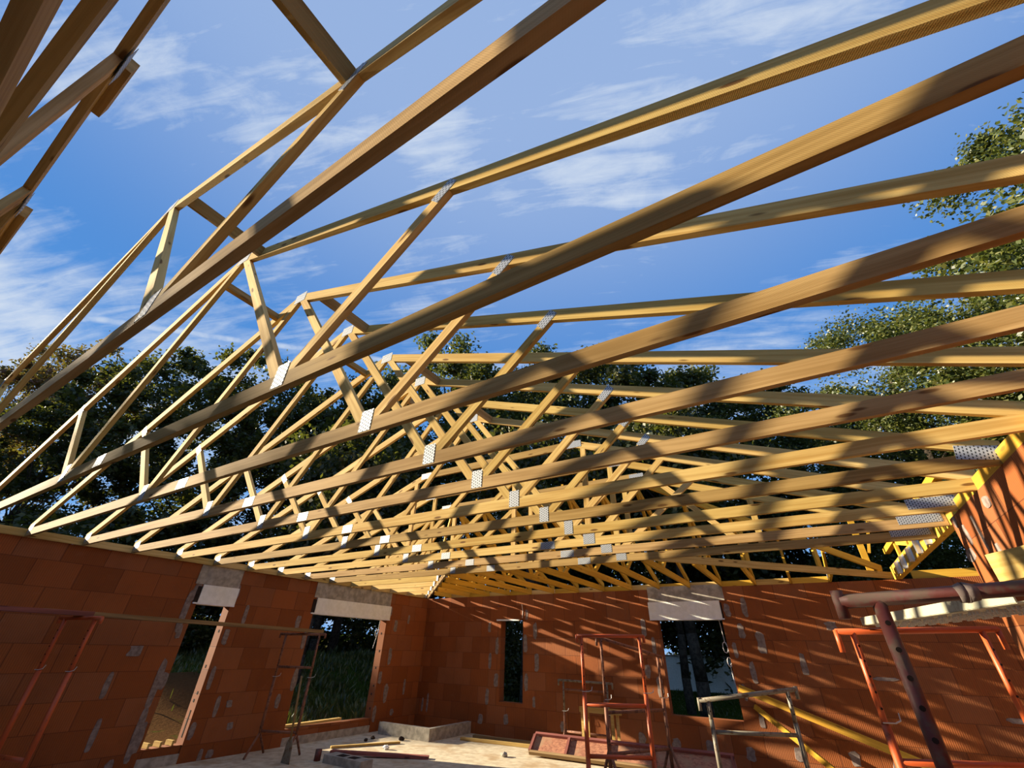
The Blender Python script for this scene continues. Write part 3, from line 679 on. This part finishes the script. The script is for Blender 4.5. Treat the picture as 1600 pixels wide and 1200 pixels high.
# loose boards, rubble and tools on the slab
plank('loose_board', (2.05, 9.42, .03), (3.55, 9.56, .03), .10, .045, OLDW, 'rear one of two boards on the floor under the narrow window')
plank('loose_board', (2.0, 9.06, .025), (3.75, 9.30, .025), .10, .045, PINE, 'front one of two boards on the floor under the narrow window')
plank('loose_board', (1.25, 6.5, .06), (2.62, 7.36, .02), .12, .04, REDW, 'reddish board on the floor at the bottom edge of the picture')
plank('loose_board', (.75, 6.9, .02), (1.35, 8.0, .02), .06, .03, PINE, 'thin pale batten on the sunlit floor before the wide doorway')
plank('loose_board', (-.17, 6.5, .265), (-.08, 7.7, .285), .10, .04, PINE, 'pale board lying on the sill of the wide doorway')
for i, (y, l) in enumerate(((4.27, 'left'), (4.43, 'middle'), (4.59, 'right'))):
    plank('brick_shard', (-.19, y, .255), (-.03, y+.02, .255), .03, .06, PINE, '%s one of three sunlit white battens on the sill of the narrow doorway' % l, 'batten')
rk = random.Random(5)
def rock(p, r, label, mat=CONC):
    bm = bmesh.new(); bmesh.ops.create_icosphere(bm, subdivisions=2, radius=r)
    for v_ in bm.verts: v_.co *= rk.uniform(.75, 1.15); v_.co.z *= .7
    me = bpy.data.meshes.new('rubble'); bm.to_mesh(me); bm.free(); me.materials.append(mat)
    o_ = link('rubble', me); o_.location = (p[0], p[1], r*.5); tag(o_, label, 'rubble', 'lumps of rubble on the floor slab')
rock((1.15, 8.25, 0), .055, 'round dark lump of rubble at the foot of the concrete kerb', DARK)
rock((1.55, 7.45, 0), .055, 'pale sunlit lump of rubble in the middle of the floor', PVC)
rock((.62, 8.0, 0), .045, 'small dark lump of rubble left of the kerb', DARK)
rock((.70, 7.75, 0), .04, 'smallest dark lump of rubble nearest the doorway jamb', DARK)
rock((3.5, 8.3, 0), .06, 'grey lump of rubble just left of the strand-board panel')
# shovel, bucket and mould at the bottom edge
t_ = thing('shovel', 'grey shovel standing blade down beside the thin rusty trestle', 'shovel', (1.16, 5.74, 0))
MB().prism([(-.10, 0), (.10, 0), (.07, .24), (.03, .30), (-.03, .30), (-.07, .24)], -.006, .006, (0, 1)).obj('blade', GREYT, t_)
MB().tube((0, 0, .28), (-.04, -.05, 1.1), .016).obj('shaft', OLDW, t_, True)
t_ = thing('concrete_mould', 'grey hollow block standing at the bottom edge of the picture', 'hollow block', (1.95, 6.25, 0))
MB().box(-.42, .42, -.12, .12, 0, .10).obj('body', CONC, t_)
for x in (-.2, .05): MB().box(x, x+.17, -.07, .07, .095, .1015).obj('cavity_shade', DARK, t_)  # dark slabs laid on top paint the shade inside the block's hollows
o_ = MB().tube((1.36, 6.16, 0), (1.36, 6.16, .14), .05, 14).obj('paint_pot', REDP, None, True); tag(o_, 'small red pot on the floor left of the grey hollow block', 'pot')
# white cables
def cable(label, pts):
    o_ = MB().path([Vector(p) for p in pts], .006, 6).obj('cable', PVC); tag(o_, label, 'cable', 'white cables hanging at the openings')
def coil(x, y, z, ax, r=.05, n=14): return [(x+(r*math.cos(a_) if ax == 'x' else 0), y+(r*math.cos(a_) if ax == 'y' else 0), z+2.1*r*math.sin(a_)) for a_ in [2*math.pi*i/n for i in range(n+1)]]
cable('white looped cable hanging at the right jamb of the wide doorway', [(-.15, 8.40, F-.68), (-.15, 8.39, F-.85)]+coil(-.15, 8.35, F-.95, 'y', .035)+[(-.15, 8.36, F-1.05), (-.15, 8.31, F-1.25)])
cable('white looped cable hanging at the right edge of the far window', [(7.14, YF+.06, F-.65), (7.16, YF+.06, F-1.0)]+coil(7.15, YF+.06, F-1.08, 'x', .04)+coil(7.17, YF+.06, F-1.30, 'x', .035)+[(7.17, YF+.06, F-1.36), (7.18, YF+.06, F-1.62)])
cable('thin white cable above the right corner of the narrow window', [(2.93, YF-.02, F-.30), (2.96, YF-.02, F-.45), (2.95, YF-.02, F-.58)])

# ------------------------------------------------------------------ ground outside
def gh(x, y):
    s_ = lambda a, b_, v_: (lambda k: k*k*(3-2*k))(min(1, max(0, (v_-a)/(b_-a))))
    h = -.15+s_(-5.2, -9.5, x)*1.05+s_(-10, -45, x)*1.4
    h += .25*math.sin(x*.35+1)*math.sin(y*.3)*s_(-4, -9, x)
    h += s_(14, 40, y)*.5
    if x < -.3: h += .85*math.exp(-((x+6.2)**2/2.6+(y-7.6)**2/2.0))*(1+.18*math.sin(x*5)*math.sin(y*6))
    return h
me = bpy.data.meshes.new('ground'); vs, fs = [], []
NX, NY = 200, 180
xs_ = [-60+130*(i/NX) for i in range(NX+1)]; ys_ = [-30+110*(j/NY) for j in range(NY+1)]
for yy in ys_:
    for xx in xs_:
        ins = -1.6 < xx < 16 and -5.5 < yy < YF+1.6
        vs.append((xx, yy, -.32 if ins else gh(xx, yy)))
for j in range(NY):
    for i in range(NX): a = j*(NX+1)+i; fs.append((a, a+1, a+NX+2, a+NX+1))
me.from_pydata(vs, [], fs); me.materials.append(GRASS); me.polygons.foreach_set('use_smooth', [True]*len(me.polygons))
o_ = link('ground', me); struct(o_)
def cover(name, label, n, box, hgt, seed, mat):
    rd = random.Random(seed); v_, f_ = [], []
    for i in range(n):
        x, y = rd.uniform(box[0], box[1]), rd.uniform(box[2], box[3]); k = len(v_)
        if (math.hypot(x+6.2, y-7.6) < 1.9 or (y < 8.2 and x > -8)) and rd.random() < .995: continue
        cl_ = .35+.65*abs(math.sin(x*1.3+2*math.sin(y*.7))*math.sin(y*1.1+x*.4)); h = hgt*cl_*rd.uniform(.5, 1.3); a_ = rd.uniform(0, 6.28); w = h*.22
        p = v3(x, y, gh(x, y)-.02); dx_ = v3(math.cos(a_), math.sin(a_), 0); le = v3(rd.gauss(0, .35), rd.gauss(0, .35), 1)*h
        v_ += [p-dx_*w*.3, p+dx_*w*.3, p+le*.6+dx_*w*.5, p+le, p+le*.55-dx_*w*.5]; f_.append((k, k+1, k+2, k+3, k+4))
    me = bpy.data.meshes.new(name); me.from_pydata([tuple(q_) for q_ in v_], [], f_); me.materials.append(mat)
    o_ = link(name, me); tag(o_, label, 'undergrowth'); o_['kind'] = 'stuff'
cover('undergrowth', 'rough dark grass and weeds on the bank outside the left doorways', 52000, (-20, -1.6, 3, 22), .34, 4, LEAF_G)
cover('undergrowth', 'tall dark weeds under the trees at the back of the bank', 26000, (-27, -13, 2, 25), .6, 9, LEAF_D)
cover('lawn_grass', 'short green grass outside the far wall', 26000, (-4, 14, 11.8, 25.8), .13, 6, LEAF_G)
# white neighbouring wall
t_ = thing('garden_wall', 'white rendered garden wall seen through the wide far window', 'garden wall', (4.0, 26, -.1))
MB().box(-3.5, 9, 0, .25, 0, 1.55).obj('wall_body', BOXW, t_); MB().box(-3.55, 9.05, -.04, .29, 1.55, 1.63).obj('coping', CONC, t_)

# ------------------------------------------------------------------ trees
def leaf_mesh(name, seed, H, R, zlow, nclump, nleaf, size, mat, hollow=.35, spread=.95):
    rd = random.Random(seed); v_, f_ = [], []
    ctr = []
    while len(ctr) < nclump:
        x, y, z = rd.uniform(-1, 1), rd.uniform(-1, 1), rd.uniform(-1, 1); rr_ = math.sqrt(x*x+y*y+z*z)
        if rr_ > 1 or rr_ < hollow: continue
        k = 1 - .35*max(0, z)**2
        ctr.append((x*R*k, y*R*k, zlow+(z+1)/2*(H-zlow), rd.uniform(.6, 1.25)))
    for i in range(nleaf):
        cx, cy, cz, cs = ctr[rd.randrange(nclump)]
        g = lambda: rd.gauss(0, .42)*spread*cs
        p = Vector((cx+g(), cy+g(), cz+g()*.75))
        a = Vector((rd.gauss(0, 1), rd.gauss(0, 1), rd.gauss(0, .6))).normalized()
        b_ = a.cross(Vector((rd.gauss(0, 1), rd.gauss(0, 1), rd.gauss(0, 1)))).normalized()
        s_ = size*rd.uniform(.6, 1.3); n0 = len(v_)
        v_ += [p-a*s_*.5, p+b_*s_*.3-a*s_*.05, p+a*s_*.5, p-b_*s_*.3-a*s_*.05]; f_.append((n0, n0+1, n0+2, n0+3))
    me = bpy.data.meshes.new(name); me.from_pydata([tuple(k) for k in v_], [], f_); me.materials.append(mat); me.update()
    return me, ctr
def trunk_mesh(H, r, ctr, seed, fork=.30):
    rd = random.Random(seed); mb = MB(); pts = [v3(0, 0, -.4)]
    for k in range(1, 7): pts.append(v3(rd.uniform(-.12, .12)*k*.5, rd.uniform(-.12, .12)*k*.5, H*.80*k/6))
    for k in range(6):
        mb.tube(pts[k], pts[k+1], r*(1.0-.14*k)*(1.25 if k == 0 else 1), 10, r*(1-.14*(k+1)))
    for (x, y, z, s_) in rd.sample(ctr, min(22, len(ctr))):
        k = max(1, min(5, int(z/(H*.80)*6*.75))); st = pts[k]; en = v3(x, y, z)
        md = st.lerp(en, .5)+v3(rd.uniform(-.3, .3), rd.uniform(-.3, .3), -.25)
        mb.tube(st, md, r*.30, 6, r*.18); mb.tube(md, en, r*.18, 6, r*.05)
    return mb.mesh('trunk', BARK, True)
PROT = {}
def proto(key, seed, H, R, zlow, nc, nl, size, mat, tr=.26, spread=.95, hollow=.35):
    me, ctr = leaf_mesh('foliage', seed, H, R, zlow, nc, nl, size, mat, hollow, spread); PROT[key] = (me, trunk_mesh(H, tr, ctr, seed+1), H)
proto('dark', 11, 18, 6.2, 1.5, 130, 46000, .27, LEAF_D)
proto('airy', 21, 18, 6.2, 2.0, 110, 32000, .27, LEAF_D, .24, .95)
proto('green', 12, 18, 6.0, 2.2, 130, 46000, .25, LEAF_G)
proto('autumn', 13, 18, 5.8, 5.0, 90, 22000, .26, LEAF_R, .22, .95)
proto('close', 14, 14, 5.0, 1.8, 150, 85000, .115, LEAF_G, .24, .75)
proto('shrub', 15, 3.4, 2.6, .1, 40, 9000, .17, LEAF_D, .06, .7, .0)
def tree(key, x, y, H, label, rot=0.0, wide=1.0, name='tree', cat='tree', group='trees standing around the building site'):
    me, tm, H0 = PROT[key]; s_ = H/H0
    t_ = thing(name, label, cat, (x, y, gh(x, y)), group)
    a_ = link('foliage', me, t_); b_ = link('trunk', tm, t_)
    for o__ in (a_, b_): o__.scale = (s_*wide, s_*wide, s_); o__.rotation_euler = (0, 0, rot)
    return t_
TR = [('airy', -44, -1.0, 15.0, 'dark tree just inside the left picture edge, low crown', .3, 1.0),
 ('autumn', -41.0, 4.2, 20.8, 'reddish autumn tree at the far left, its airy crown against the sky', 0.7, .75),
 ('autumn', -37.0, 7.4, 20.8, 'taller reddish autumn tree right of the leftmost one', 2.1, .85),
 ('airy', -28.0, 5.8, 13.0, 'dark lower tree in front of the reddish crowns', 1.0, 1.05),
 ('airy', -30.3, 10.8, 20.4, 'dark tree behind the left trusses with a yellowing crown', 1.9, 1.05),
 ('airy', -23.2, 13.2, 20.0, 'broad dark tree behind the wide doorway', 2.9, 1.0),
 ('airy', -18.5, 16.6, 17.6, 'dark tree under the line of truss peaks', 4.0, 1.0),
 ('dark', -15.0, 19.0, 18.6, 'dark tree behind the far left corner of the walls', 5.2, .95),
 ('green', -9.5, 20.4, 21.2, 'tall green tree behind the left part of the far wall, top above the ridge', .4, .95),
 ('green', -4.6, 24.6, 21.6, 'green tree behind the narrow window, just right of the tallest top', 1.3, .95),
 ('dark', .3, 25.6, 20.4, 'dark green tree in the middle of the skyline', 2.2, .95),
 ('dark', 4.9, 30.6, 20.2, 'distant tree behind the wide far window', 3.3, 1.0),
 ('green', 9.3, 29.0, 17.6, 'looser green tree right of the middle with sky showing through', 4.4, .9),
 ('close', 14.4, 21.6, 14.9, 'yellow-green tree right of the gap in the skyline', .9, 1.0),
 ('close', 17.2, 18.4, 14.6, 'leafy tree between the gap and the right edge', 2.5, 1.0),
 ('close', 18.6, 12.6, 15.6, 'nearest and tallest-looking leafy tree at the right picture edge', 4.1, 1.0),
 ('green', 15.0, 30.0, 15.5, 'background tree filling the gap behind the right-hand trees', 5.0, 1.0)]
TR += [('dark', -20.0, -12.0, 17.5, 'tree beyond the left picture edge whose shade falls on the nearest trusses', .2, 1.0),
 ('dark', -22.0, -21.0, 17.0, 'second tree beyond the left picture edge, further behind the camera', 1.2, 1.0)]
for k, x, y, H, lab, ro, wd in TR: tree(k, x, y, H, lab, ro, wd)
for i, (x, y, H, lab) in enumerate(((-14.5, 7.6, 3.3, 'dark bush seen through the narrow doorway'), (-17.5, 11.0, 3.6, 'dark bush behind the dirt heap'), (-17, 17.5, 3.2, 'bush left in the view through the wide doorway'), (-12, 21.0, 3.0, 'bush at the right in the view through the wide doorway'),
        (-2.5, 19.0, 2.6, 'bush behind the narrow window'), (9.6, 21.5, 3.0, 'bush before the garden wall'), (-20, 2.5, 3.4, 'bush far left behind the wall'), (-24, 15.5, 3.6, 'bush farthest back on the bank'),
        (-21, 8.8, 6.0, 'tall bush filling the top of the narrow doorway'), (-23, 13.0, 6.0, 'tall bush behind the dirt heap'), (-22, 18.5, 6.2, 'tall bush left of the lawn strip in the wide doorway'), (-17.0, 22.0, 6.0, 'tall bush right of the lawn strip in the wide doorway'),
        (-8.0, 26.0, 6.0, 'tall bush left of the narrow window'), (-.8, 29.5, 6.0, 'tall bush behind the narrow window'), (4.5, 29.0, 6.2, 'tall bush rising behind the garden wall at left'), (9.0, 29.0, 6.0, 'tall bush rising behind the garden wall at right'))):
    tree('shrub', x, y, H, lab, i*1.3, 1.1, 'bush', 'bush', 'bushes around the building')
def bare_trunk(x, y, H, r, label):
    t_ = thing('tree', label, 'tree', (x, y, gh(x, y)), 'trees standing around the building site')
    rd = random.Random(int(x*10+y)); mb = MB(); p = v3(0, 0, -.3); rr_ = r*1.2
    for k in range(7):
        qn = p+v3(rd.uniform(-.1, .1), rd.uniform(-.1, .1), H/7); mb.tube(p, qn, rr_, 10, rr_*.9); p, rr_ = qn, rr_*.9
    for k in range(5): mb.tube(v3(0, 0, H*.5+k*H*.09), v3(rd.uniform(-1.5, 1.5), rd.uniform(-1.5, 1.5), H*.75+k*.5), r*.25, 6, r*.08)
    mb.obj('trunk', BARK, t_, True)
    f_ = link('foliage', PROT['shrub'][0], t_); f_.location = (0, 0, H*.55); f_.scale = (1.3, 1.3, 1.6)
bare_trunk(-7.2, 11.6, 8, .10, 'thin pale trunk standing in the view through the wide doorway')
bare_trunk(-13.0, 14.6, 9, .2, 'dark trunk at the left in the view through the wide doorway')
bare_trunk(-14.5, 17.4, 9, .2, 'dark trunk behind the thin pale one')
bare_trunk(.0, 15.4, 9, .32, 'thick dark trunk filling the narrow window')
bare_trunk(5.2, 17.2, 9, .18, 'trunk at the left in the wide far window')
bare_trunk(4.5, 18.4, 9, .13, 'second, thinner trunk at the left in the wide far window')
